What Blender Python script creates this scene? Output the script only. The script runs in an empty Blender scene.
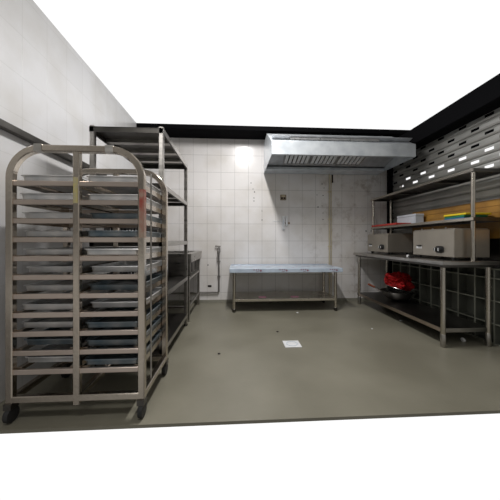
import bpy, bmesh, math, random
from mathutils import Vector, Matrix
random.seed(7)
S = bpy.context.scene
COL = S.collection
PI = math.pi

# ------------------------------------------------------------------ materials
def mat(name, col, rough=.5, metal=0., noise=None, nscale=6., ncol=None, bump=0., bscale=40., stretch=None, spec=.5, dirt=None):
    m = bpy.data.materials.new(name); m.use_nodes = True
    nt = m.node_tree; b = nt.nodes['Principled BSDF']
    b.inputs['Base Color'].default_value = (*col, 1)
    b.inputs['Roughness'].default_value = rough
    b.inputs['Metallic'].default_value = metal
    b.inputs['Specular IOR Level'].default_value = spec
    tc = nt.nodes.new('ShaderNodeTexCoord'); mp = nt.nodes.new('ShaderNodeMapping')
    nt.links.new(tc.outputs['Object'], mp.inputs[0])
    if stretch: mp.inputs['Scale'].default_value = stretch
    if noise:
        n = nt.nodes.new('ShaderNodeTexNoise'); n.inputs['Scale'].default_value = nscale
        n.inputs['Detail'].default_value = 5
        nt.links.new(mp.outputs[0], n.inputs['Vector'])
        r = nt.nodes.new('ShaderNodeValToRGB')
        r.color_ramp.elements[0].position = .35; r.color_ramp.elements[1].position = .68
        c2 = ncol or tuple(c*(1-noise) for c in col)
        r.color_ramp.elements[0].color = (*c2, 1); r.color_ramp.elements[1].color = (*col, 1)
        nt.links.new(n.outputs['Fac'], r.inputs[0]); nt.links.new(r.outputs[0], b.inputs['Base Color'])
        mr = nt.nodes.new('ShaderNodeMapRange'); mr.inputs[3].default_value = max(.03, rough*.75); mr.inputs[4].default_value = min(1, rough*1.25)
        nt.links.new(n.outputs['Fac'], mr.inputs[0]); nt.links.new(mr.outputs[0], b.inputs['Roughness'])
    if bump:
        n2 = nt.nodes.new('ShaderNodeTexNoise'); n2.inputs['Scale'].default_value = bscale
        nt.links.new(mp.outputs[0], n2.inputs['Vector'])
        bp = nt.nodes.new('ShaderNodeBump'); bp.inputs['Strength'].default_value = bump; bp.inputs['Distance'].default_value = .004
        nt.links.new(n2.outputs['Fac'], bp.inputs['Height']); nt.links.new(bp.outputs[0], b.inputs['Normal'])
    return m

def tile_mat(name, axis, col, grout, dirty=0.):
    """glossy ceramic wall tile; axis = which world axis runs along the wall"""
    m = bpy.data.materials.new(name); m.use_nodes = True
    nt = m.node_tree; b = nt.nodes['Principled BSDF']
    tc = nt.nodes.new('ShaderNodeTexCoord'); sep = nt.nodes.new('ShaderNodeSeparateXYZ')
    nt.links.new(tc.outputs['Object'], sep.inputs[0])
    cb = nt.nodes.new('ShaderNodeCombineXYZ')
    ax = nt.nodes.new('ShaderNodeMath'); ax.operation = 'ADD'; ax.inputs[1].default_value = -.469+2.46 if axis == 'X' else .0
    az = nt.nodes.new('ShaderNodeMath'); az.operation = 'ADD'; az.inputs[1].default_value = -1.1+.307*10
    nt.links.new(sep.outputs[axis], ax.inputs[0]); nt.links.new(sep.outputs['Z'], az.inputs[0])
    nt.links.new(ax.outputs[0], cb.inputs[0]); nt.links.new(az.outputs[0], cb.inputs[1])
    br = nt.nodes.new('ShaderNodeTexBrick'); br.offset = 0; br.squash = 1
    br.inputs['Scale'].default_value = 1; br.inputs['Brick Width'].default_value = .246; br.inputs['Row Height'].default_value = .307
    br.inputs['Mortar Size'].default_value = .0028; br.inputs['Mortar Smooth'].default_value = .3
    br.inputs['Color1'].default_value = (*col, 1); br.inputs['Color2'].default_value = (*(c*.965 for c in col), 1)
    br.inputs['Mortar'].default_value = (*grout, 1)
    nt.links.new(cb.outputs[0], br.inputs['Vector'])
    n = nt.nodes.new('ShaderNodeTexNoise'); n.inputs['Scale'].default_value = 2.3; n.inputs['Detail'].default_value = 6
    nt.links.new(tc.outputs['Object'], n.inputs['Vector'])
    r = nt.nodes.new('ShaderNodeValToRGB'); r.color_ramp.elements[0].position = .3; r.color_ramp.elements[1].position = .6
    r.color_ramp.elements[0].color = (.86, .84, .80, 1); r.color_ramp.elements[1].color = (1, 1, 1, 1)
    nt.links.new(n.outputs['Fac'], r.inputs[0])
    mx = nt.nodes.new('ShaderNodeMix'); mx.data_type = 'RGBA'; mx.blend_type = 'MULTIPLY'; mx.inputs[0].default_value = 1
    nt.links.new(br.outputs['Color'], mx.inputs[6]); nt.links.new(r.outputs[0], mx.inputs[7])
    last = mx.outputs[2]
    if dirty:
        # greasy grime that has settled on the cooking side of the wall (x > 1.5)
        n3 = nt.nodes.new('ShaderNodeTexNoise'); n3.inputs['Scale'].default_value = 5; n3.inputs['Detail'].default_value = 8; n3.inputs['Roughness'].default_value = .7
        nt.links.new(tc.outputs['Object'], n3.inputs['Vector'])
        r3 = nt.nodes.new('ShaderNodeValToRGB'); r3.color_ramp.elements[0].position = .52; r3.color_ramp.elements[1].position = .72
        nt.links.new(n3.outputs['Fac'], r3.inputs[0])
        mr = nt.nodes.new('ShaderNodeMapRange'); mr.inputs[1].default_value = .9; mr.inputs[2].default_value = 2.2
        nt.links.new(sep.outputs['X'], mr.inputs[0])
        mu = nt.nodes.new('ShaderNodeMath'); mu.operation = 'MULTIPLY'
        nt.links.new(r3.outputs[0], mu.inputs[0]); nt.links.new(mr.outputs[0], mu.inputs[1])
        mu2 = nt.nodes.new('ShaderNodeMath'); mu2.operation = 'MULTIPLY'; mu2.inputs[1].default_value = dirty
        nt.links.new(mu.outputs[0], mu2.inputs[0])
        mx2 = nt.nodes.new('ShaderNodeMix'); mx2.data_type = 'RGBA'; mx2.blend_type = 'MULTIPLY'
        mx2.inputs[7].default_value = (.45, .38, .32, 1)
        nt.links.new(mu2.outputs[0], mx2.inputs[0]); nt.links.new(last, mx2.inputs[6]); last = mx2.outputs[2]
    nt.links.new(last, b.inputs['Base Color'])
    b.inputs['Roughness'].default_value = .22
    bp = nt.nodes.new('ShaderNodeBump'); bp.inputs['Strength'].default_value = .4; bp.inputs['Distance'].default_value = .002; bp.invert = True
    nt.links.new(br.outputs['Fac'], bp.inputs['Height']); nt.links.new(bp.outputs[0], b.inputs['Normal'])
    return m

M = {}
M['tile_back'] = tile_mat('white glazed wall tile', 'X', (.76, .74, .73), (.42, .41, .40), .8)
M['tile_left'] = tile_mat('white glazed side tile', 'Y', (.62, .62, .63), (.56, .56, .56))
M['floor'] = mat('grey green kitchen floor', (.212, .200, .155), .36, 0, .22, 1.6, (.165, .155, .118), .10, 30)
M['black'] = mat('matt black paint', (.006, .006, .007), .95, spec=.05)
M['rail'] = mat('pink tinted steel rail', (.72, .62, .55), .30, 1, .22, 3, (.58, .49, .43))
M['post'] = mat('smooth steel tube', (.60, .56, .49), .26, 1, .12, 3)
M['steel'] = mat('brushed stainless steel', (.50, .48, .45), .30, 1, .28, 5, None, .12, 60, (1, 1, 6))
M['steel_warm'] = mat('warm tinted steel tube', (.62, .56, .48), .20, 1, .3, 2.5, (.47, .41, .35), .1, 50)
M['steel_dark'] = mat('dull steel with shade in colour', (.135, .128, .118), .36, 1, .4, 4, None, .1, 40)  # steel darkened in colour for shaded shelf boards; also dull feet and fittings
M['galv'] = mat('galvanised hood sheet', (.72, .76, .79), .34, .4, .25, 6, (.54, .58, .62), .15, 25)
M['hood_in'] = mat('greasy hood interior', (.55, .56, .58), .5, .4, .3, 8)
M['filter'] = mat('baffle filter metal', (.52, .51, .50), .38, .6, .3, 12)
M['slat_light'] = mat('baffle metal with light in colour', (.78, .79, .80), .4, .25, .15, 12)  # baffle metal brightened in colour where lamp light falls short
M['slat'] = mat('grey lacquered shutter slat', (.46, .455, .43), .33, .5, .22, 3, None, .05, 30)
M['ochre'] = mat('ochre painted panel', (.42, .22, .045), .45, 0, .35, 4, (.26, .13, .03), .1, 20)
M['cubby'] = mat('grey green melamine in painted shade', (.135, .142, .118), .5, 0, .3, 5)  # pale melamine; its shade is put into a darker base colour
M['cubby_edge'] = mat('pale edge banding', (.28, .29, .24), .5)
M['appl'] = mat('beige grey steel casing', (.42, .385, .33), .38, .75, .14, 4, None, .05, 60)
M['tray_alu'] = mat('dull aluminium tray', (.72, .71, .70), .40, .7, .25, 8, (.50, .51, .52))
M['tray_dark'] = mat('blue black coated tray', (.24, .26, .27), .35, .6, .4, 8, (.10, .14, .17))
M['tray_blue'] = mat('blue plastic film edge', (.03, .16, .34), .4)
M['red'] = mat('red net plastic', (.40, .008, .01), .6, 0, .6, 60, (.10, .003, .003), .8, 90, spec=.15)
M['red_flat'] = mat('red plastic', (.42, .035, .025), .45)
M['redpaint'] = mat('worn red paint on tube', (.30, .055, .04), .4, .3, .5, 16, (.36, .27, .21))
M['yellowtape'] = mat('old yellow tape', (.44, .38, .14), .45, .2, .4, 30, (.36, .32, .22))
M['yellow'] = mat('yellow polyethylene', (.80, .62, .02), .45)
M['green'] = mat('green polyethylene', (.03, .25, .12), .45)
M['blue'] = mat('blue polyethylene', (.03, .14, .32), .45)
M['white'] = mat('white plastic', (.72, .73, .74), .4, 0, .1, 8)
M['bluewhite'] = mat('pale foam box', (.58, .63, .68), .6, 0, .12, 9)
M['film'] = mat('pale blue protective film', (.56, .65, .76), .22, .15, .18, 9, (.44, .52, .62), .25, 14)
M['print_red'] = mat('red print', (.24, .10, .14), .5)
M['rubber'] = mat('black rubber', (.015, .015, .015), .6)
M['wok'] = mat('polished wok steel', (.62, .61, .60), .22, 1, .35, 6, (.36, .35, .34))
M['wood'] = mat('worn red brown wood', (.22, .06, .03), .5)
M['pipe'] = mat('grey metal pipe', (.24, .23, .22), .45, .7)
M['pipe_beige'] = mat('yellowed plastic pipe', (.66, .58, .40), .5, 0, .2, 9)
M['tan'] = mat('tan grimy socket', (.30, .23, .16), .5, 0, .3, 40)
M['hole'] = mat('dark hole', (.02, .017, .015), .9)
M['crate'] = mat('black plastic crate', (.02, .02, .022), .45)
M['crate_red'] = mat('dark red plastic crate', (.20, .018, .02), .45)
M['cast'] = mat('grimy skirting', (.30, .29, .24), .6, 0, .3, 6)

# ------------------------------------------------------------------ geometry helpers
class MB:
    def __init__(s): s.bm = bmesh.new()
    def box(s, x0, x1, y0, y1, z0, z1, rot=None, piv=None):
        vs = [Vector((x, y, z)) for x in (x0, x1) for y in (y0, y1) for z in (z0, z1)]
        if rot is not None:
            p = Vector(piv); vs = [rot @ (v-p)+p for v in vs]
        v = [s.bm.verts.new(q) for q in vs]
        for f in ((0, 1, 3, 2), (4, 6, 7, 5), (0, 4, 5, 1), (2, 3, 7, 6), (0, 2, 6, 4), (1, 5, 7, 3)):
            s.bm.faces.new([v[i] for i in f])
        return s
    def sweep(s, pts, sec, ref=(0, 1, 0), closed=False):
        """sweep a closed section [(a,b)..] along pts; a along ref, b along tangent x ref"""
        pts = [Vector(p) for p in pts]; rings = []; n = len(pts)
        for i, p in enumerate(pts):
            a = pts[i]-pts[i-1] if (i > 0 or closed) else pts[1]-pts[0]
            b = pts[(i+1) % n]-p if (i < n-1 or closed) else a
            a.normalize(); b = b.normalized(); t = (a+b)
            t = t.normalized() if t.length > 1e-6 else a
            r = Vector(ref); r = (r-t*r.dot(t))
            if r.length < 1e-4: r = Vector((1, 0, 0)); r = r-t*r.dot(t)
            r.normalize(); q = t.cross(r)
            k = 1/max(.5, t.dot(a))
            rings.append([s.bm.verts.new(p+r*u+q*w*k) for u, w in sec])
        m = len(sec)
        for i in range(n if closed else n-1):
            A, B = rings[i], rings[(i+1) % n]
            for j in range(m): s.bm.faces.new((A[j], A[(j+1) % m], B[(j+1) % m], B[j]))
        if not closed:
            s.bm.faces.new(rings[0][::-1]); s.bm.faces.new(rings[-1])
        return s
    def tube(s, pts, r, n=12, ref=(0, 1, 0), closed=False):
        return s.sweep(pts, [(r*math.cos(2*PI*k/n), r*math.sin(2*PI*k/n)) for k in range(n)], ref, closed)
    def sq(s, pts, w, ref=(0, 1, 0), h=None):
        a = w/2; b = (h or w)/2; c = min(a, b)*.25
        return s.sweep(pts, [(-a+c, -b), (a-c, -b), (a, -b+c), (a, b-c), (a-c, b), (-a+c, b), (-a, b-c), (-a, -b+c)], ref)
    def lathe(s, prof, cen=(0, 0, 0), n=32, axis='Z', cap=True):
        rings = []
        for r, h in prof:
            ring = []
            for k in range(n):
                a = 2*PI*k/n
                if axis == 'Z': v = (r*math.cos(a), r*math.sin(a), h)
                elif axis == 'X': v = (h, r*math.cos(a), r*math.sin(a))
                else: v = (r*math.cos(a), h, r*math.sin(a))
                ring.append(s.bm.verts.new(Vector(v)+Vector(cen)))
            rings.append(ring)
        for A, B in zip(rings, rings[1:]):
            for j in range(n): s.bm.faces.new((A[j], A[(j+1) % n], B[(j+1) % n], B[j]))
        if cap:
            s.bm.faces.new(rings[0][::-1]); s.bm.faces.new(rings[-1])
        return s
    def face(s, pts):
        s.bm.faces.new([s.bm.verts.new(p) for p in pts]); return s
    def build(s, name, m, parent=None, bevel=0, smooth=False, solid=0, loc=None, off=0):
        bmesh.ops.remove_doubles(s.bm, verts=s.bm.verts, dist=1e-5) if solid else None
        bmesh.ops.recalc_face_normals(s.bm, faces=s.bm.faces)
        me = bpy.data.meshes.new(name); s.bm.to_mesh(me); s.bm.free()
        for mm in (m if isinstance(m, (list, tuple)) else [m]): me.materials.append(mm)
        o = bpy.data.objects.new(name, me); COL.objects.link(o)
        if smooth:
            for p in me.polygons: p.use_smooth = True
            try: me.set_sharp_from_angle(angle=R(35))
            except Exception: pass
        if solid:
            q = o.modifiers.new('thick', 'SOLIDIFY'); q.thickness = solid; q.offset = off
        if bevel:
            q = o.modifiers.new('bev', 'BEVEL'); q.width = bevel; q.segments = 2; q.limit_method = 'ANGLE'
        if parent: o.parent = parent
        if loc: o.location = loc
        return o
R = math.radians
def empty(name, loc=(0, 0, 0), rz=0):
    o = bpy.data.objects.new(name, None); COL.objects.link(o); o.location = loc; o.rotation_euler.z = rz
    o.empty_display_size = .1
    return o
def tag(o, label=None, cat=None, group=None, kind=None):
    if label: o['label'] = label
    if cat: o['category'] = cat
    if group: o['group'] = group
    if kind: o['kind'] = kind
    return o
def rz(a): return Matrix.Rotation(a, 3, 'Z')
def copy_tree(o, parent=None):
    c = o.copy(); COL.objects.link(c); c.parent = parent
    for ch in list(o.children): copy_tree(ch, c)
    return c

# ------------------------------------------------------------------ the setting
XL, XR, YB, ZC = -1.60, 2.87, 4.50, 2.93
tag(MB().box(XL-.1, 3.1, 1.53, YB+.1, -.02, 0).build('floor', M['floor']), 'grey green smooth kitchen floor', kind='structure')
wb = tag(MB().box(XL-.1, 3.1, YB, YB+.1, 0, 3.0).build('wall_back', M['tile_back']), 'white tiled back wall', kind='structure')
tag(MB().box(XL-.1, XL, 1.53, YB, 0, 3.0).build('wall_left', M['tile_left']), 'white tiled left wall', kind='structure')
tag(MB().box(XL, 3.1, 4.12, YB, ZC, 3.0).build('ceiling', M['black']), 'black edge of the ceiling above the back wall', kind='structure')
tag(MB().box(XL, 2.80, YB-.012, YB, 0, .05).build('baseboard_back', M['cast']), kind='structure')
# drill holes and knocked spots left in the tiles
h = MB()
def hole(X, Z, r): h.lathe([(r, -.003), (r, 0.0)], (X, YB, Z), 8, 'Y')
from_px = lambda px, py: ((lambda u: (4.5/(.99844-u*.05591))*(u*.99844+.05591))((px-250)/250), 1.1-(py-241)*(4.5/(.99844-(px-250)/250*.05591))/250)
for px, py, r in ((251, 183), (252, 189), (254, 192), (254, 190), (262, 217), (262, 219.5), (254, 201), (249.5, 161), (250, 183), (253, 183), (254, 182), (322, 184), (324, 187), (323, 195), (322, 206), (323, 213), (323, 219), (319, 195), (328, 184), (254.5, 184), (210, 286), (208, 265), (366, 231), (371, 231), (376, 222))and [(a, b, random.uniform(.007, .013)) for a, b in ((251, 183), (253, 189), (254.5, 192), (262, 211), (262, 220), (254, 201), (249.5, 161), (322, 184), (324, 188), (323, 195.5), (322, 206), (323, 213), (323, 219.5), (318, 207), (317, 195), (209.5, 286), (208, 265), (366, 231), (371, 231), (254, 198))]:
    X, Z = from_px(px, py); hole(X, Z, r)
X, Z = from_px(209.8, 286); h.box(X-.035, X+.03, YB-.004, YB, Z-.018, Z+.016)
X, Z = from_px(332, 178); h.box(X-.012, X+.02, YB-.004, YB, Z-.09, Z+.06)
h.build('drill_holes', M['hole'], wb)

# roller shutter along the right side, slats with real ventilation slots
sh = MB(); pitch = .0975; ytop = 4.44; ybot = 1.9
rows = {}
z0 = 2.05-.0975/2
for k in range(-19, 6):
    rows[k] = z0+k*pitch
for k, z in rows.items():
    zt = z+.084; bul = .006
    prof = [(XR, z), (XR-bul, z+.02), (XR-bul, z+.064), (XR, zt), (XR+.014, zt+.002), (XR+.014, z+pitch-.001), (XR, z+pitch)]
    slotted = k >= -1
    for i in range(len(prof)-1):
        (xa, za), (xb, zb) = prof[i], prof[i+1]
        if slotted and i == 1:
            zl, zh = z+.027, z+.059
            base = 2.51 if k % 2 == 0 else 2.675
            ys = [ybot]; 
            c = base-.333*2
            while c < ytop-.08:
                if c > ybot+.1: ys += [c-.052, c+.052]
                c += .3337
            ys.append(ytop)
            for (p, q) in ((za, zl), (zh, zb)):
                sh.face([(xa, ybot, p), (xa, ytop, p), (xa, ytop, q), (xa, ybot, q)])
            for j in range(0, len(ys)-1, 2):
                sh.face([(xa, ys[j], zl), (xa, ys[j+1], zl), (xa, ys[j+1], zh), (xa, ys[j], zh)])
        else:
            sh.face([(xa, ybot, za), (xa, ytop, za), (xb, ytop, zb), (xb, ybot, zb)])
so = sh.build('door_1', M['slat'])
tag(so, 'grey slatted roller shutter with rows of vent slots on the right side', 'roller shutter', kind='structure')
tag(MB().box(2.80, 2.95, 4.42, 4.498, 0, 2.93).build('trim_1', M['black'], bevel=.003), 'black guide rail of the roller shutter', kind='structure')
tag(MB().box(2.66, 3.05, ybot, YB-.002, 2.555, 2.80).build('trim_2', M['black'], bevel=.01), 'black casing of the roller shutter coil', kind='structure')
tag(MB().box(2.887, 2.94, ybot, 4.4, 2.213, 2.554).build('trim_3', M['black']), 'dark lintel beam behind the top slats', kind='structure')
tag(MB().box(2.90, 3.0, ybot, 4.4, 0, 1.90).build('wall_right', M['cast']), 'low wall behind the roller shutter', kind='structure')

# ochre ribbed panel in front of the shutter
p = MB(); zz = 1.1285
while zz < 1.51:
    p.box(2.825, 2.85, 1.95, 3.86, zz, zz+.066); p.box(2.832, 2.85, 1.95, 3.86, zz+.066, zz+.0715); zz += .0715
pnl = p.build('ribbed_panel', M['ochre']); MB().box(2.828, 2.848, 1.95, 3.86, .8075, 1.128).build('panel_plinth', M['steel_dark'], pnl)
tag(pnl, 'ochre ribbed panel along the shutter behind the bench shelf', 'panel')
# wall rails on the left wall
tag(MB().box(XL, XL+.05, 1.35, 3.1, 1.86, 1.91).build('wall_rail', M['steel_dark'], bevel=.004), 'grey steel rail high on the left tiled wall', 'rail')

# ------------------------------------------------------------------ extraction hood
hd = tag(empty('extractor_hood', (1.55, 4.5, 2.32)), 'galvanised steel extractor hood with slatted filters on the back wall', 'extractor hood')
L = lambda x, y, z: (x-1.55, y-4.5, z-2.32)
x0, x1 = .50, 2.60; yf = 3.48; ob = MB()
pr_ = [(4.49, 2.32), (4.49, 2.85), (4.05, 2.85), (yf, 2.50), (yf, 2.32)]
for a, b in zip(pr_, pr_[1:]):
    ob.face([L(x0, *a), L(x1, *a), L(x1, *b), L(x0, *b)])
for x in (x0, x1): ob.face([L(x, *q) for q in pr_])
ob.build('hood_shell', M['galv'], hd, solid=.012, off=-1)
g = MB(); g.box(x0-1.55+.013, x1-1.55-.013, 4.22-4.5, 4.475-4.5, .0, .045)
g.box(x0-1.55+.013, x1-1.55-.013, yf+.013-4.5, yf+.05-4.5, .0, .02); g.build('grease_gutter', M['galv'], hd, bevel=.003)
# sloping interior pan with three baffle filters
a = Vector(L(0, 4.20, 2.40)); b_ = Vector(L(0, 3.56, 2.60))
pan = MB()
def pq(x, t, o=0):
    n = Vector((0, -(b_-a).z, (b_-a).y)).normalized()
    if n.z > 0: n = -n
    v = a.lerp(b_, t); return Vector((x-1.55, v.y, v.z))+n*o
pan.face([pq(x0+.015, -.05), pq(x1-.015, -.05), pq(x1-.015, 1.05), pq(x0+.015, 1.05)]); pan.build('filter_pan', M['hood_in'], hd, solid=.004)
def quadbox(mb, xa, xb, ta, tb, oa, ob2):
    vs = [pq(x, t, o) for x in (xa, xb) for t in (ta, tb) for o in (oa, ob2)]
    v = [mb.bm.verts.new(q) for q in vs]
    for f in ((0, 1, 3, 2), (4, 6, 7, 5), (0, 4, 5, 1), (2, 3, 7, 6), (0, 2, 6, 4), (1, 5, 7, 3)): mb.bm.faces.new([v[i] for i in f])
for k in range(3):
    fx = .78+k*.445; fw = .43; fm = MB()
    quadbox(fm, fx, fx+.012, .08, .98, .004, .03); quadbox(fm, fx+fw-.012, fx+fw, .08, .98, .004, .03)
    quadbox(fm, fx, fx+fw, .06, .09, .004, .03); quadbox(fm, fx, fx+fw, .97, 1.0, .004, .03)
    fo = fm.build('baffle_filter', M['filter'], hd)
    sm = MB(); dk = MB()
    quadbox(dk, fx+.012, fx+fw-.012, .09, .97, .003, .006)
    for j in range(6):
        xx = fx+.018+j*.068; quadbox(sm, xx, xx+.050, .10, .96, .010, .028)
    sm.build('baffle_slats', M['slat_light'], fo, bevel=.004); dk.build('filter_backing', M['hole'], fo)

# ------------------------------------------------------------------ prep table under the hood
def rnd_table(root, xa, xb, ya, yb, z, legr=.024):
    for x in (xa+.07, xb-.10):
        for y in (ya+.05, yb-.06):
            lg = MB().tube([(x, y, .05), (x, y, z)], legr, 16).build('leg', M['post'], root, smooth=True)
            MB().lathe([(legr*.9, 0), (legr*1.15, .015), (legr*1.15, .05), (legr*.8, .06)], (x, y, 0), 14).build('foot', M['steel_dark'], lg, smooth=True)
t = tag(empty('prep_table', (.78, 4.14, 0)), 'low stainless prep table wrapped in blue film under the extractor hood', 'table')
f_ = .58; xa, xb, ya, yb = -.88, .89, -.32, .32
zt = .677
tp = MB(); tp.box(xa, xb, ya, yb, zt-.065, zt)
tp.build('tabletop', M['film'], t, bevel=.006)
MB().box(xa+.01, xb-.01, yb-.012, yb, zt, zt+.008).build('rear_upstand', M['film'], t, bevel=.003)
MB().box(xa+.45, xb-.0-.35, ya+.02, ya+.05, zt-.078, zt-.066).build('under_rail', M['steel'], t)
rnd_table(t, xa, xb, ya, yb, zt-.066)
MB().box(xa+.05, xb-.08, ya+.03, yb-.04, .165, .205).build('lower_shelf', M['post'], t, bevel=.004)
wm = MB()
for xx in (-.42, -.02, .31, .77):
    MB().lathe([(.015, -.0015), (.015, 0)], (xx+.02, ya-.0005, zt-.032), 14, 'Y').build('film_logo', M['print_red'], t)
    wm.box(xx-.05, xx-.01, ya-.0015, ya-.0003, zt-.05, zt-.044)
    for q in range(3): wm.box(xx-.09+q*.035, xx-.075+q*.035, ya-.0015, ya-.0003, zt-.03, zt-.012, Matrix.Rotation(.6, 3, 'Y'), (xx-.08+q*.035, ya, zt-.02))
for q in range(26):
    xx = xa+.04+q*.068; yy = random.uniform(ya+.05, yb-.08)
    wm.box(xx, xx+.04, yy, yy+.012, zt+.0003, zt+.0012, rz(.7), (xx, yy, zt))
wm.build('film_marks', M['print_red'], t)['kind'] = 'stuff'
for q in (-.42, .1):
    MB().box(q, q+.12, ya+.10, ya+.2, .206, .2075).build('shelf_sticker', M['print_red'], t)

# ------------------------------------------------------------------ right work bench
b = tag(empty('work_bench', (2.42, 3.43, 0)), 'long stainless work bench along the right shutter', 'work bench')
bx0, bx1, by0, by1 = 2.12-2.42, 2.73-2.42, 2.44-3.43, 4.41-3.43
zb = .89
MB().box(bx0, bx1, by0, by1, zb-.04, zb).build('bench_top', M['steel'], b, bevel=.004)
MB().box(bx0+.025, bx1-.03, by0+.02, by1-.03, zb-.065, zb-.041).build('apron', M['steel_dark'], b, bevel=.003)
for x in (2.147-2.42, 2.645-2.42):
    for y in (2.48-3.43, 4.25-3.43):
        lg = MB().tube([(x, y, .05), (x, y, zb-.066)], .023, 16).build('leg', M['post'], b, smooth=True)
        MB().lathe([(.022, 0), (.026, .008), (.026, .13), (.0235, .134)], (x, y, 0), 14).build('foot', M['steel'], lg, smooth=True)
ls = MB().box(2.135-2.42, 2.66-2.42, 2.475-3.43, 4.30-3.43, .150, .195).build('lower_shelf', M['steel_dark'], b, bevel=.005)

MB().box(2.132-2.42, 2.1345-2.42, 2.50-3.43, 4.23-3.43, .152, .193).build('front_lip', M['rail'], ls)
MB().box(2.14-2.42, 2.655-2.42, 2.472-3.43, 2.4745-3.43, .152, .193).build('end_lip', M['steel'], ls)

# overshelf standing on the bench
o = tag(empty('bench_overshelf', (2.605, 3.40, zb)), 'two-tier stainless overshelf standing on the right work bench', 'shelf rack')
for x in (2.45, 2.775):
    for y in (2.455, 4.34):
        MB().tube([(x-2.605, y-3.40, 0.001), (x-2.605, y-3.40, 1.83-zb)], .019, 16).build('post', M['post'], o, smooth=True)
for z in (1.345, 1.85):
    q = MB(); q.box(2.43-2.605, 2.80-2.605, 2.43-3.40, 4.37-3.40, z-zb-.006, z-zb)
    q.box(2.43-2.605, 2.445-2.605, 2.43-3.40, 4.37-3.40, z-zb-.038, z-zb-.003); q.box(2.785-2.605, 2.80-2.605, 2.43-3.40, 4.37-3.40, z-zb-.038, z-zb-.003)
    q.box(2.445-2.605, 2.785-2.605, 2.43-3.40, 2.445-3.40, z-zb-.038, z-zb-.003); q.box(2.445-2.605, 2.785-2.605, 4.355-3.40, 4.37-3.40, z-zb-.038, z-zb-.003)
    for yy in (2.95, 3.7): q.box(2.445-2.605, 2.785-2.605, yy-3.4, yy-3.34, z-zb-.03, z-zb-.006)
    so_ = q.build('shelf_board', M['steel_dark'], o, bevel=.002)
    MB().box(2.427-2.605, 2.430-2.605, 2.43-3.40, 4.37-3.40, z-zb-.03, z-zb).build('front_lip', M['post'], so_)

# countertop appliances
def appliance(name, X0, X1, Y0, Y1, H, label, dial_y, plate_y):
    r = tag(empty(name, ((X0+X1)/2, (Y0+Y1)/2, zb)), label, 'kitchen appliance', 'beige grey appliances on the bench')
    hx, hy = (X1-X0)/2, (Y1-Y0)/2
    MB().box(-hx, hx, -hy, hy, .035, H).build('casing', M['appl'], r, bevel=.006)
    MB().box(-hx+.01, hx-.01, -hy+.01, hy-.01, H, H+.012).build('lid', M['appl'], r, bevel=.004)
    for sx in (-1, 1):
        for sy in (-1, 1):
            MB().lathe([(.014, 0), (.02, .03), (.02, .036)], (sx*(hx-.05), sy*(hy-.06), 0), 12).build('foot', M['rubber'], r)
    xs = -hx
    # control dial on an oval black plate
    cx = dial_y-(Y0+Y1)/2
    pl = MB(); ov = []
    for k in range(28):
        a_ = 2*PI*k/28; ov.append((xs-.006, cx+.055*math.copysign(abs(math.cos(a_))**.6, math.cos(a_)), .115+.040*math.copysign(abs(math.sin(a_))**.6, math.sin(a_))))
    pl.face(ov); dp = pl.build('dial_plate', M['rubber'], r, solid=.01)
    for dy in (-.024, .028):
        kb = MB().lathe([(.021, -.032), (.024, -.01), (.024, 0)], (xs-.008, cx+dy, .115), 18, 'X').build('knob', M['rubber'], dp, smooth=True)
        MB().box(xs-.044, xs-.040, cx+dy-.004, cx+dy+.004, .098, .133).build('pointer', M['white'], kb)
    MB().box(xs-.003, xs, plate_y-(Y0+Y1)/2-.045, plate_y-(Y0+Y1)/2+.045, .118, .145).build('data_plate', M['white'], r)
    MB().box(xs-.02, xs, plate_y-(Y0+Y1)/2-.04, plate_y-(Y0+Y1)/2+.02, .146, .16).build('latch', M['rubber'], r)
    for q in (-.6, 0, .55):
        MB().lathe([(.008, 0), (.008, .012), (.003, .016)], (-hx+.015, q*hy, H+.012), 10).build('lid_screw', M['steel'], r)
    return r
appliance('countertop_fryer', 2.30, 2.70, 2.515, 3.13, .335, 'beige grey steel appliance with black dial at the near end of the bench', 2.70, 3.02)
appliance('countertop_fryer', 2.30, 2.70, 3.68, 4.25, .315, 'beige grey steel appliance with black dial at the far end of the bench', 3.82, 4.16)
# small fittings lying between them
kn = MB().lathe([(.016, 0), (.016, .02), (.01, .026)], (0, 0, 0), 12)
tag(kn.build('bottle_cap', M['white'], loc=(2.28, 3.20, zb+.001)), 'small white cap on the bench beside the near appliance', 'cap')
tag(MB().box(-.03, .03, -.02, .02, 0, .02).build('metal_clip', M['rubber'], loc=(2.24, 3.08, zb+.001), bevel=.005), 'small black clip on the bench in front of the near appliance', 'clip')

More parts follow.
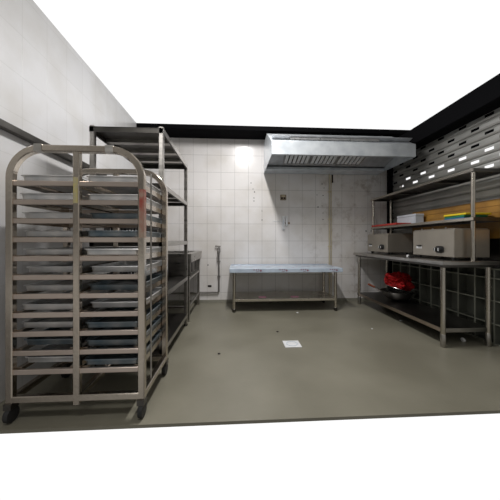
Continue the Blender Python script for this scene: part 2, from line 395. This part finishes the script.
# things on the overshelf's middle board
zs = 1.346
q = MB(); q.box(-.12, .12, -.34, .34, 0, .012); q.box(-.12, -.112, -.34, .34, .012, .028); q.box(.112, .12, -.34, .34, .012, .028); q.box(-.112, .112, -.34, -.332, .012, .028); q.box(-.112, .112, .332, .34, .012, .028)
tag(q.build('serving_tray', M['red_flat'], loc=(2.515, 3.96, zs), bevel=.003), 'flat red plastic tray at the far end of the overshelf', 'tray')
wbx = tag(empty('foam_box', (2.71, 3.76, zs)), 'pale blue white box on the middle board of the overshelf', 'box')
MB().box(-.065, .065, -.21, .21, 0, .125).build('box_body', M['bluewhite'], wbx, bevel=.006)
MB().box(-.069, .069, -.214, .214, .126, .16).build('box_lid', M['bluewhite'], wbx, bevel=.006)
z = zs
for nm, m_, dx, dy, w_, l_, a_ in (('blue', 'blue', .0, .01, .27, .26, .02), ('green', 'green', .0, .0, .27, .27, -.03), ('yellow', 'yellow', .004, -.012, .30, .29, .01)):
    bb = MB().box(-w_/2, w_/2, -l_/2, l_/2, 0, .02)
    bo = bb.build('cutting_board', M[m_], loc=(2.635+dx, 2.735+dy, z), bevel=.004); bo.rotation_euler.z = a_
    tag(bo, {'blue': 'blue cutting board at the bottom of the stack on the overshelf', 'green': 'green cutting board in the middle of the stack on the overshelf', 'yellow': 'yellow cutting board on top of the stack on the overshelf'}[nm], 'cutting board', 'cutting boards on the overshelf')
    z += .0215

# pigeonhole cabinet behind the bench
c = tag(empty('pigeonhole_shelf', (2.80, 3.10, 0)), 'pigeonhole shelf of square compartments in painted shade behind the right bench', 'shelf')
cy0, cy1 = 1.95, 4.245
MB().box(.052, .06, cy0-3.1, cy1-3.1, 0, .80).build('back_panel', M['cubby'], c)
cb_, ce = MB(), MB()
y = cy1
while y > cy0:
    cb_.box(-.052, .052, y-3.1-.006, y-3.1+.006, .0, .80); ce.box(-.056, -.052, y-3.1-.007, y-3.1+.007, 0, .80); y -= .2165
for z in (.006, .215, .46, .70, .80):
    cb_.box(-.052, .052, cy0-3.1, cy1-3.1, z-.006, z+.006); ce.box(-.0561, -.0521, cy0-3.1, cy1-3.1, z-.006, z+.006)
cb_.build('divider_grid', M['cubby'], c); ce.build('edge_banding', M['cubby_edge'], c)

# wok with a bowl and red netting
wk = tag(empty('wok', (2.45, 3.66, .196)), 'steel wok with a wooden handle on the lower shelf of the right bench', 'wok')
prof = [(.03, 0), (.10, .012), (.16, .045), (.205, .09), (.235, .145), (.238, .15), (.229, .146), (.198, .094), (.152, .05), (.09, .018), (.01, .006)]
MB().lathe(prof, (0, 0, 0), 40).build('wok_body', M['wok'], wk, smooth=True)
hdl = MB().tube([(-.21, .06, .13), (-.27, .08, .165), (-.32, .095, .195)], .010, 10, (0, 0, 1)).build('handle_socket', M['wok'], wk, smooth=True)
MB().tube([(-.31, .092, .19), (-.36, .105, .215), (-.40, .115, .235)], .016, 10, (0, 0, 1)).build('wooden_grip', M['wood'], wk, smooth=True)
MB().tube([(.226, -.05, .135), (.27, -.05, .16), (.275, 0, .165), (.27, .05, .16), (.226, .05, .135)], .006, 8, (0, 0, 1)).build('loop_handle', M['wok'], wk, smooth=True)
bw = tag(empty('mixing_bowl', (2.460, 3.66, .264)), 'steel bowl of red netting nested tilted in the wok', 'bowl')
bw.rotation_euler = (R(4), R(13), 0)
prof = [(.05, 0), (.11, .02), (.16, .06), (.195, .115), (.21, .122), (.208, .126), (.188, .118), (.15, .066), (.10, .028), (.01, .01)]
MB().lathe(prof, (0, 0, 0), 40).build('bowl_body', M['wok'], bw, smooth=True)
nb = MB(); bmesh.ops.create_icosphere(nb.bm, subdivisions=5, radius=1)
from mathutils import noise as NZ
for v in nb.bm.verts:
    d = v.co.normalized()
    k = .92+.34*NZ.noise(d*1.7+Vector((3, 1, 0)))+.20*NZ.noise(d*5)+.07*NZ.noise(d*15)-.10*d.x*max(0, d.z)
    v.co = Vector((d.x*.185*k, d.y*.185*k, d.z*.15*k))
nt_ = nb.build('net_bag', M['red'], smooth=True, loc=(2.47, 3.66, .475)); nt_.rotation_euler = (0, R(8), 0)
tag(nt_, 'heap of bunched red netting filling the steel bowl', 'netting')
# litter beneath the bench
cr = MB(); bmesh.ops.create_icosphere(cr.bm, subdivisions=3, radius=.022)
for v in cr.bm.verts: v.co *= 1+.35*NZ.noise(v.co*45)
cr_ = cr.build('crumpled_paper', M['white'], loc=(2.48, 2.60, .021)); tag(cr_, 'crumpled white paper on the floor under the near end of the bench', 'paper')

# ------------------------------------------------------------------ floor items
fd = tag(empty('drain_cover', (.595, 2.635, 0)), 'white square drain cover on the open floor', 'drain cover')
MB().box(-.088, .088, -.085, .085, 0, .006).build('cover_plate', M['white'], fd, bevel=.003)
MB().lathe([(.062, .006), (.062, .0095), (.052, .0095), (.052, .006)], (0, 0, 0), 32, cap=False).build('cover_ring', M['bluewhite'], fd, smooth=True)
def crumb(px, py, r, m_, label):
    u = (px-250)/250; d = 275/(py-241); X = u*d*.99844+d*.05591; Y = d*.99844-u*d*.05591
    k = MB(); bmesh.ops.create_icosphere(k.bm, subdivisions=2, radius=r)
    for v in k.bm.verts: v.co = Vector((v.co.x*(1.3+.5*NZ.noise(v.co*90)), v.co.y, v.co.z*.5))
    tag(k.build('food_scrap', m_, loc=(X, Y, r*.45)), label, 'crumb', 'scraps on the floor')
crumb(297.5, 313, .014, M['white'], 'tiny white scrap on the floor in front of the prep table')
crumb(277.5, 332, .012, M['hole'], 'tiny dark scrap on the floor left of the drain cover')
crumb(219, 354, .011, M['hole'], 'tiny dark scrap on the floor nearest the camera, left of centre')
crumb(372, 329, .010, M['white'], 'tiny pale scrap on the floor in front of the right bench')
crumb(401, 321, .014, M['white'], 'tiny pale scrap on the floor under the middle of the right bench')

# ------------------------------------------------------------------ pipes, socket, switch on the back wall
wp = tag(empty('water_pipe', (-.304, 4.47, .187)), 'grey water pipe with a tap bent along the back wall beside the sink', 'pipe')
MB().tube([(-.28, 0, 0), (-.58, 0, 0)][::-1]+[(-.02, 0, 0), (0, 0, .02), (0, 0, .76)], .014, 12, (0, 1, 0)).build('pipe_run', M['pipe'], wp, smooth=True)
tp = MB(); tp.lathe([(.02, .70), (.026, .71), (.026, .78), (.02, .80)], (0, 0, 0), 14); tp.tube([(0, 0, .75), (0, -.06, .75), (0, -.08, .73), (0, -.08, .69)], .017, 10, (1, 0, 0))
tpo = tp.build('tap_body', M['pipe'], wp, smooth=True)
MB().tube([(-.065, -.01, .825), (.03, -.01, .815)], .013, 8, (0, 0, 1)).lathe([(.008, .79), (.008, .82)], (0, -.005, 0), 10).build('tap_lever', M['steel_dark'], tpo)
for z in (.28, .55): MB().box(-.025, .025, .0, .028, z-.012, z+.012).build('pipe_clip', M['pipe'], wp)
gp = tag(empty('gas_pipe', (1.70, 4.47, 0)), 'yellowed vertical pipe running down the back wall below the hood', 'pipe')
MB().tube([(0, 0, .10), (0, 0, 2.34)], .009, 10).build('pipe_run', M['pipe_beige'], gp, smooth=True)
MB().tube([(.038, .012, .10), (.038, .012, 2.30)], .007, 8).build('cable', M['pipe_beige'], gp, smooth=True)
for z in (.5, 1.0, 1.5, 2.0): MB().box(-.02, .05, .008, .028, z-.01, z+.01).build('pipe_clip', M['pipe_beige'], gp)
so = tag(empty('power_socket', (.855, 4.5, 1.89)), 'tan grimy double socket plate on the tiles below the hood', 'socket')
MB().box(-.055, .055, -.012, 0, -.05, .05).build('socket_plate', M['tan'], so, bevel=.004)
for x in (-.025, .025):
    MB().box(x-.014, x+.014, -.0145, -.0122, -.03, .0).build('socket_insert', M['hole'], so)
MB().box(-.03, .03, -.0145, -.0122, .012, .035).build('socket_label', M['pipe_beige'], so)
sw = tag(empty('switch_box', (.885, 4.5, 1.43)), 'white plastic switch box with two upright halves on the tiles', 'switch')
MB().box(-.055, -.004, -.04, 0, -.12, .12).build('switch_housing', M['white'], sw, bevel=.006)
MB().box(.010, .050, -.035, 0, -.05, .125).build('switch_housing', M['white'], sw, bevel=.006)
MB().box(-.005, .09, -.02, 0, -.02, .01).build('switch_bridge', M['tan'], sw, bevel=.003)
MB().box(-.04, -.018, -.046, -.0405, -.03, .04).build('rocker', M['bluewhite'], sw, bevel=.002)
MB().box(-.22, -.056, -.010, 0, .025, .035).build('cable_trunking', M['white'], sw)

# ------------------------------------------------------------------ storage shelving on the left
s = tag(empty('storage_rack', (-.93, 2.76, 0)), 'tall five-shelf stainless storage rack along the left wall', 'storage rack')
sx0, sx1, sy0, sy1 = -.32, .30, -.555, .545
for x in (sx0+.02, sx1-.02):
    for y in (sy0+.02, sy1-.02):
        pp = MB().sq([(x, y, .03), (x, y, 2.09)], .040, (1, 0, 0)).build('post', M['steel'], s)
        MB().lathe([(.02, 0), (.026, .01), (.022, .035)], (x, y, 0), 12).build('foot', M['steel_dark'], pp)
for z in (.16, .64, 1.10, 1.60, 2.08):
    q = MB(); q.box(sx0, sx1, sy0, sy1, z-.006, z)
    th = .045
    for (a1, a2, a3, a4) in ((sx0, sx0+.012, sy0, sy1), (sx1-.012, sx1, sy0, sy1), (sx0, sx1, sy0, sy0+.012), (sx0, sx1, sy1-.012, sy1)):
        q.box(a1, a2, a3, a4, z-th, z-.002)
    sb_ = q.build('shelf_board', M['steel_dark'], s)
    for yy in (-.30, -.02, .26): MB().box(sx0+.012, sx1-.012, yy, yy+.06, z-.035, z-.0065).build('cross_channel', M['steel'], sb_)
    MB().box(sx1, sx1+.002, sy0, sy1, z-.043, z).build('front_lip', M['steel'], sb_)

def crate(name, X, Y, Z, w, l, hh, m_, label, a=0):
    r = tag(empty(name, (X, Y, Z), a), label, 'crate', 'plastic crates on the storage rack')
    q = MB(); q.box(-w/2, w/2, -l/2, l/2, 0, .01)
    q.build('crate_floor', m_, r)
    wl = MB(); st = .03
    for z in (.012, hh*.5, hh-.018):
        for sx in (-1, 1): wl.box(sx*w/2-.004, sx*w/2+.004, -l/2, l/2, z, z+.014)
        for sy in (-1, 1): wl.box(-w/2, w/2, sy*l/2-.004, sy*l/2+.004, z, z+.014)
    k = -l/2
    while k <= l/2:
        for sx in (-1, 1): wl.box(sx*w/2-.003, sx*w/2+.003, k-.006, k+.006, .01, hh-.01)
        k += st
    k = -w/2
    while k <= w/2:
        for sy in (-1, 1): wl.box(k-.006, k+.006, sy*l/2-.003, sy*l/2+.003, .01, hh-.01)
        k += st
    wl.build('lattice_wall', m_, r)
    rm = MB()
    for sx in (-1, 1): rm.box(sx*w/2-.012, sx*w/2+.012, -l/2-.012, l/2+.012, hh-.012, hh)
    for sy in (-1, 1): rm.box(-w/2, w/2, sy*l/2-.012, sy*l/2+.012, hh-.012, hh)
    rm.build('rim', m_, r)
crate('plastic_crate', -1.03, 2.52, .161, .38, .36, .20, M['crate'], 'black lattice plastic crate on the lowest board of the storage rack')
crate('plastic_crate', -1.05, 2.93, .161, .34, .36, .22, M['crate_red'], 'dark red lattice crate behind the black one on the lowest board')
crate('plastic_crate', -1.02, 2.70, .641, .40, .50, .20, M['crate'], 'black lattice crate on the second board of the storage rack')
crate('plastic_crate', -1.04, 2.60, 1.101, .34, .44, .14, M['crate'], 'shallow black lattice crate on the middle board of the storage rack')
pt = tag(empty('steel_pot', (-1.02, 3.02, 1.101)), 'steel stock pot on the middle board of the storage rack', 'pot')
MB().lathe([(.11, 0), (.12, .01), (.12, .13), (.125, .135), (.116, .135), (.114, .014), (.01, .01)], n=28).build('pot_body', M['steel'], pt, smooth=True)
for sx in (-1, 1): MB().tube([(sx*.119, -.04, .10), (sx*.15, -.035, .105), (sx*.15, .035, .105), (sx*.119, .04, .10)], .006, 8, (0, 0, 1)).build('handle', M['steel'], pt)

# ------------------------------------------------------------------ sink unit behind the rack
k = tag(empty('sink_unit', (-.93, 3.93, 0)), 'deep stainless sink unit in the back left corner', 'sink')
kx0, kx1, ky0, ky1, kz = -.34, .33, -.53, .50, .93
rim = MB()
rim.box(kx0, kx0+.09, ky0, ky1, kz-.03, kz); rim.box(kx1-.09, kx1, ky0, ky1, kz-.03, kz)
rim.box(kx0+.09, kx1-.09, ky0, ky0+.08, kz-.03, kz); rim.box(kx0+.09, kx1-.09, ky1-.08, ky1, kz-.03, kz); rim.box(kx0+.09, kx1-.09, -.04, .04, kz-.03, kz)
rim.build('sink_rim', M['steel'], k, bevel=.003)
for (a1, a2) in ((ky0+.075, -.035), (.035, ky1-.075)):
    bq = MB(); X0, X1, Z0 = kx0+.085, kx1-.085, kz-.31
    bq.box(X0, X0+.006, a1, a2, Z0, kz-.028); bq.box(X1-.006, X1, a1, a2, Z0, kz-.028)
    bq.box(X0, X1, a1, a1+.006, Z0, kz-.028); bq.box(X0, X1, a2-.006, a2, Z0, kz-.028); bq.box(X0, X1, a1, a2, Z0-.006, Z0)
    bq.build('basin', M['steel_dark'], k)
ap = MB(); ap.box(kx1-.012, kx1-.002, ky0+.01, ky1-.01, kz-.12, kz-.03); ap.box(kx0+.01, kx1-.01, ky0+.004, ky0+.014, kz-.30, kz-.03)
ap.build('apron', M['steel'], k)
for x in (kx0+.05, kx1-.05):
    for y in (ky0+.05, ky1-.06):
        MB().sq([(x, y, 0), (x, y, kz-.03)], .038, (1, 0, 0)).build('leg', M['steel'], k)
        g_ = MB(); 
        for dd in (-.004, .004): pass
        g_.bm.faces.new([g_.bm.verts.new(v) for v in ((x+.018, y, kz-.03), (x+(.045 if x > 0 else -.06), y, kz-.03), (x+.018, y, kz-.22))]) if x > 0 else None
        if x > 0: g_.build('gusset', M['steel'], k, solid=.01)
        else: g_.bm.free()
st_ = MB()
for z in (.20, .58):
    st_.sq([(kx1-.05, ky0+.05, z), (kx1-.05, ky1-.06, z)], .03, (1, 0, 0)); st_.sq([(kx0+.05, ky0+.05, z), (kx0+.05, ky1-.06, z)], .03, (1, 0, 0))
st_.sq([(kx0+.05, ky0+.05, .2), (kx1-.05, ky0+.05, .2)], .03); st_.sq([(kx0+.05, ky1-.06, .2), (kx1-.05, ky1-.06, .2)], .03)
st_.build('stretcher', M['steel'], k)

# ------------------------------------------------------------------ bakery trolley, two columns of trays
TX0, TX1, TY0, TY1 = -1.366, -.587, 1.60, 2.10
cx, cyy = (TX0+TX1)/2, (TY0+TY1)/2
T = tag(empty('tray_trolley', (cx, cyy, 0)), 'double steel bakery trolley with arched top standing in the left foreground', 'tray trolley')
w2, d2 = (TX1-TX0)/2, (TY1-TY0)/2
ztop, rad = 1.665, .185
def arch(y):
    pts = [(-w2, y, .10)]
    for i in range(13):
        a_ = PI-i*PI/24; pts.append((-w2+rad+rad*math.cos(a_), y, ztop-rad+rad*math.sin(a_)))
    for i in range(13):
        a_ = PI/2-i*PI/24; pts.append((w2-rad+rad*math.cos(a_), y, ztop-rad+rad*math.sin(a_)))
    pts.append((w2, y, .10)); return pts
zlev = [1.452-.115*i for i in range(11)]
for y in (-d2, d2):
    MB().sq(arch(y), .041, (0, 1, 0)).build('arched_frame', M['steel_warm'], T, smooth=False)
    cpost = MB().sq([(.0, y, .10), (.0, y, ztop-.02)], .038, (0, 1, 0)).build('center_post', M['steel_warm'], T)
    rm = MB()
    for z in zlev:
        for (a_, b2) in ((-w2+.02, -.018), (.018, w2-.02)):
            rm.sq([(a_, y, z), (b2, y, z)], .022, (0, 1, 0), .031)
    rm.build('cross_rail', M['rail'], T)
for z in zlev:
    for x, s1 in ((-w2+.03, 1), (-.03, -1), (.03, 1), (w2-.03, -1)):
        sl = MB(); xa, xb = sorted((x-.008*s1, x+.022*s1)); sl.box(xa, xb, -d2+.012, d2-.012, z+.018, z+.021)
        xa, xb = sorted((x-.008*s1, x-.005*s1)); sl.box(xa, xb, -d2+.012, d2-.012, z-.015, z+.018)
        sl.build('slide_rail', M['steel_warm'], T)
bs = MB()
for x in (-w2, w2, 0): bs.sq([(x, -d2, .14), (x, d2, .14)], .04, (1, 0, 0))
for y in (-d2, d2): bs.sq([(-w2, y, .14), (w2, y, .14)], .04, (0, 1, 0))
bs.build('base_frame', M['steel_warm'], T)
MB().tube([(w2+.005, -.10, .12), (w2+.005, -.10, 1.56)], .006, 8).build('latch_rod', M['steel'], T, smooth=True)
for x in (-w2, w2):
    for y in (-d2, d2):
        cst = MB().box(x-.022, x+.022, y-.03, y+.03, .085, .12).build('caster', M['steel_dark'], T)
        MB().lathe([(.01, -.016), (.045, -.014), (.047, 0), (.045, .014), (.01, .016)], (x, y, .047), 20, 'X').build('wheel', M['rubber'], cst, smooth=True)
def wrap(x, y, za, zb_, m_, label, w):
    q = MB().box(x-w/2, x+w/2, y-max(w/2, .0212), y+.01, za, zb_).build('tape_wrap', m_, T); q['label'] = label
wrap(0, -d2, 1.33, 1.49, M['yellowtape'], 'old yellow tape wrapped around the centre post', .026)
wrap(w2+.006, -d2, 1.12, 1.42, M['redpaint'], 'worn red paint on the right front post', .032)
wrap(-w2+.17, -d2, 1.655-.013, 1.655+.0335, M['steel'], 'bright weld collar on the arch', .047)
wrap(w2-.19, -d2, 1.655-.013, 1.655+.0335, M['steel'], 'bright weld collar on the arch', .047)
# trays
def tray_mesh(w, l, hh=.038):
    q = MB(); t_ = .0
    def ring(a_, z): 
        r_ = .02; out = []
        for (sx, sy, st) in ((1, 1, 0), (-1, 1, 90), (-1, -1, 180), (1, -1, 270)):
            for j in range(4):
                an = R(st+j*30); out.append(q.bm.verts.new((sx*(w/2-a_-r_)+r_*math.cos(an), sy*(l/2-a_-r_)+r_*math.sin(an), z)))
        return out
    rs = [ring(.006, 0), ring(.002, hh-.004), ring(-.004, hh-.002), ring(-.006, hh-.006)]
    for A, B in zip(rs, rs[1:]):
        for j in range(16): q.bm.faces.new((A[j], A[(j+1) % 16], B[(j+1) % 16], B[j]))
    q.bm.faces.new(rs[0][::-1]); return q
tw, tl = .328, .50
protoA = tray_mesh(tw, tl).build('baking_tray', M['tray_alu'], solid=.0022)
protoB = tray_mesh(tw, tl).build('baking_tray', M['tray_dark'], solid=.0022)
used = set(); names = ['topmost', 'second', 'third', 'fourth', 'fifth', 'sixth', 'seventh', 'eighth', 'ninth', 'tenth', 'eleventh']
for col_, (xc, cn) in enumerate(((cx-w2/2-.002, 'left'), (cx+w2/2+.002, 'right'))):
    for i, z in enumerate(zlev):
        dark = random.random() < (.2 if col_ == 0 else .35) or (col_ == 1 and i in (2, 6, 8))
        if i in (0,): dark = False
        pr0 = protoB if dark else protoA
        tt = pr0 if pr0.name not in used else pr0.copy()
        if pr0.name in used: COL.objects.link(tt)
        used.add(pr0.name)
        tt.location = (xc+random.uniform(-.003, .003), cyy+(.03 if i == 0 else random.uniform(.015, .075)), z+.0225)
        tt.rotation_euler.z = R(random.uniform(-.5, .5))
        tag(tt, f"{'dark coated' if dark else 'dull aluminium'} baking tray on the {names[i]} level of the {cn} column", 'baking tray', 'baking trays in the trolley')

# ------------------------------------------------------------------ light
def area(name, loc, size, power, rot=(0, 0, 0), col=(1, .97, .93), sy=None):
    l = bpy.data.lights.new(name, 'AREA'); l.shape = 'RECTANGLE'; l.size = size; l.size_y = sy or size; l.energy = power; l.color = col
    ob_ = bpy.data.objects.new(name, l); COL.objects.link(ob_); ob_.location = loc; ob_.rotation_euler = rot
    return ob_
area('tube_lamp_main', (.19, 2.6, 3.35), .12, 84, sy=1.2, col=(1, .98, .965))
area('fill_lamp_front', (-.75, .35, 2.75), 1.2, 20, sy=.25, col=(1, .98, .965))  # added unseen fill near the trolley, lightens its front and the left wall
W = bpy.data.worlds.new('split_backdrop'); S.world = W; W.use_nodes = True
# invented surround: white backdrop ahead, dim mottled half behind for wall and steel lighting
wn = W.node_tree; wt = wn.nodes.new('ShaderNodeTexCoord'); ws = wn.nodes.new('ShaderNodeSeparateXYZ'); wr = wn.nodes.new('ShaderNodeValToRGB')
wn.links.new(wt.outputs['Generated'], ws.inputs[0]); wn.links.new(ws.outputs['Y'], wr.inputs[0]);
wr.color_ramp.elements[0].position = .22; wr.color_ramp.elements[1].position = .46
wr.color_ramp.elements[0].color = (0, 0, 0, 1); wr.color_ramp.elements[1].color = (1, 1, 1, 1)
wz = wn.nodes.new('ShaderNodeTexNoise'); wz.inputs['Scale'].default_value = 2.6; wz.inputs['Detail'].default_value = 2
wn.links.new(wt.outputs['Generated'], wz.inputs['Vector'])
wq = wn.nodes.new('ShaderNodeValToRGB'); wq.color_ramp.elements[0].position = .40; wq.color_ramp.elements[1].position = .62
wq.color_ramp.elements[0].color = (.09, .086, .08, 1); wq.color_ramp.elements[1].color = (.46, .45, .43, 1)
wn.links.new(wz.outputs['Fac'], wq.inputs[0])
wm_ = wn.nodes.new('ShaderNodeMix'); wm_.data_type = 'RGBA'; wm_.inputs[7].default_value = (1, 1, 1, 1)
wn.links.new(wr.outputs[0], wm_.inputs[0]); wn.links.new(wq.outputs[0], wm_.inputs[6]); wn.links.new(wm_.outputs[2], wn.nodes['Background'].inputs[0])
wn.nodes['Background'].inputs[1].default_value = 1.05

# ------------------------------------------------------------------ camera
cd = bpy.data.cameras.new('camera'); cam = bpy.data.objects.new('camera', cd); COL.objects.link(cam)
cam.location = (0, 0, 1.1); cam.rotation_euler = (PI/2, 0, -math.atan(14/250))
cd.sensor_width = 36; cd.lens = 18.0; cd.shift_y = -9/500; cd.clip_start = .02
S.camera = cam
S.view_settings.view_transform = 'Standard'; S.view_settings.look = 'None'; S.view_settings.gamma = 1; S.view_settings.exposure = 0
S.view_settings.use_curve_mapping = False
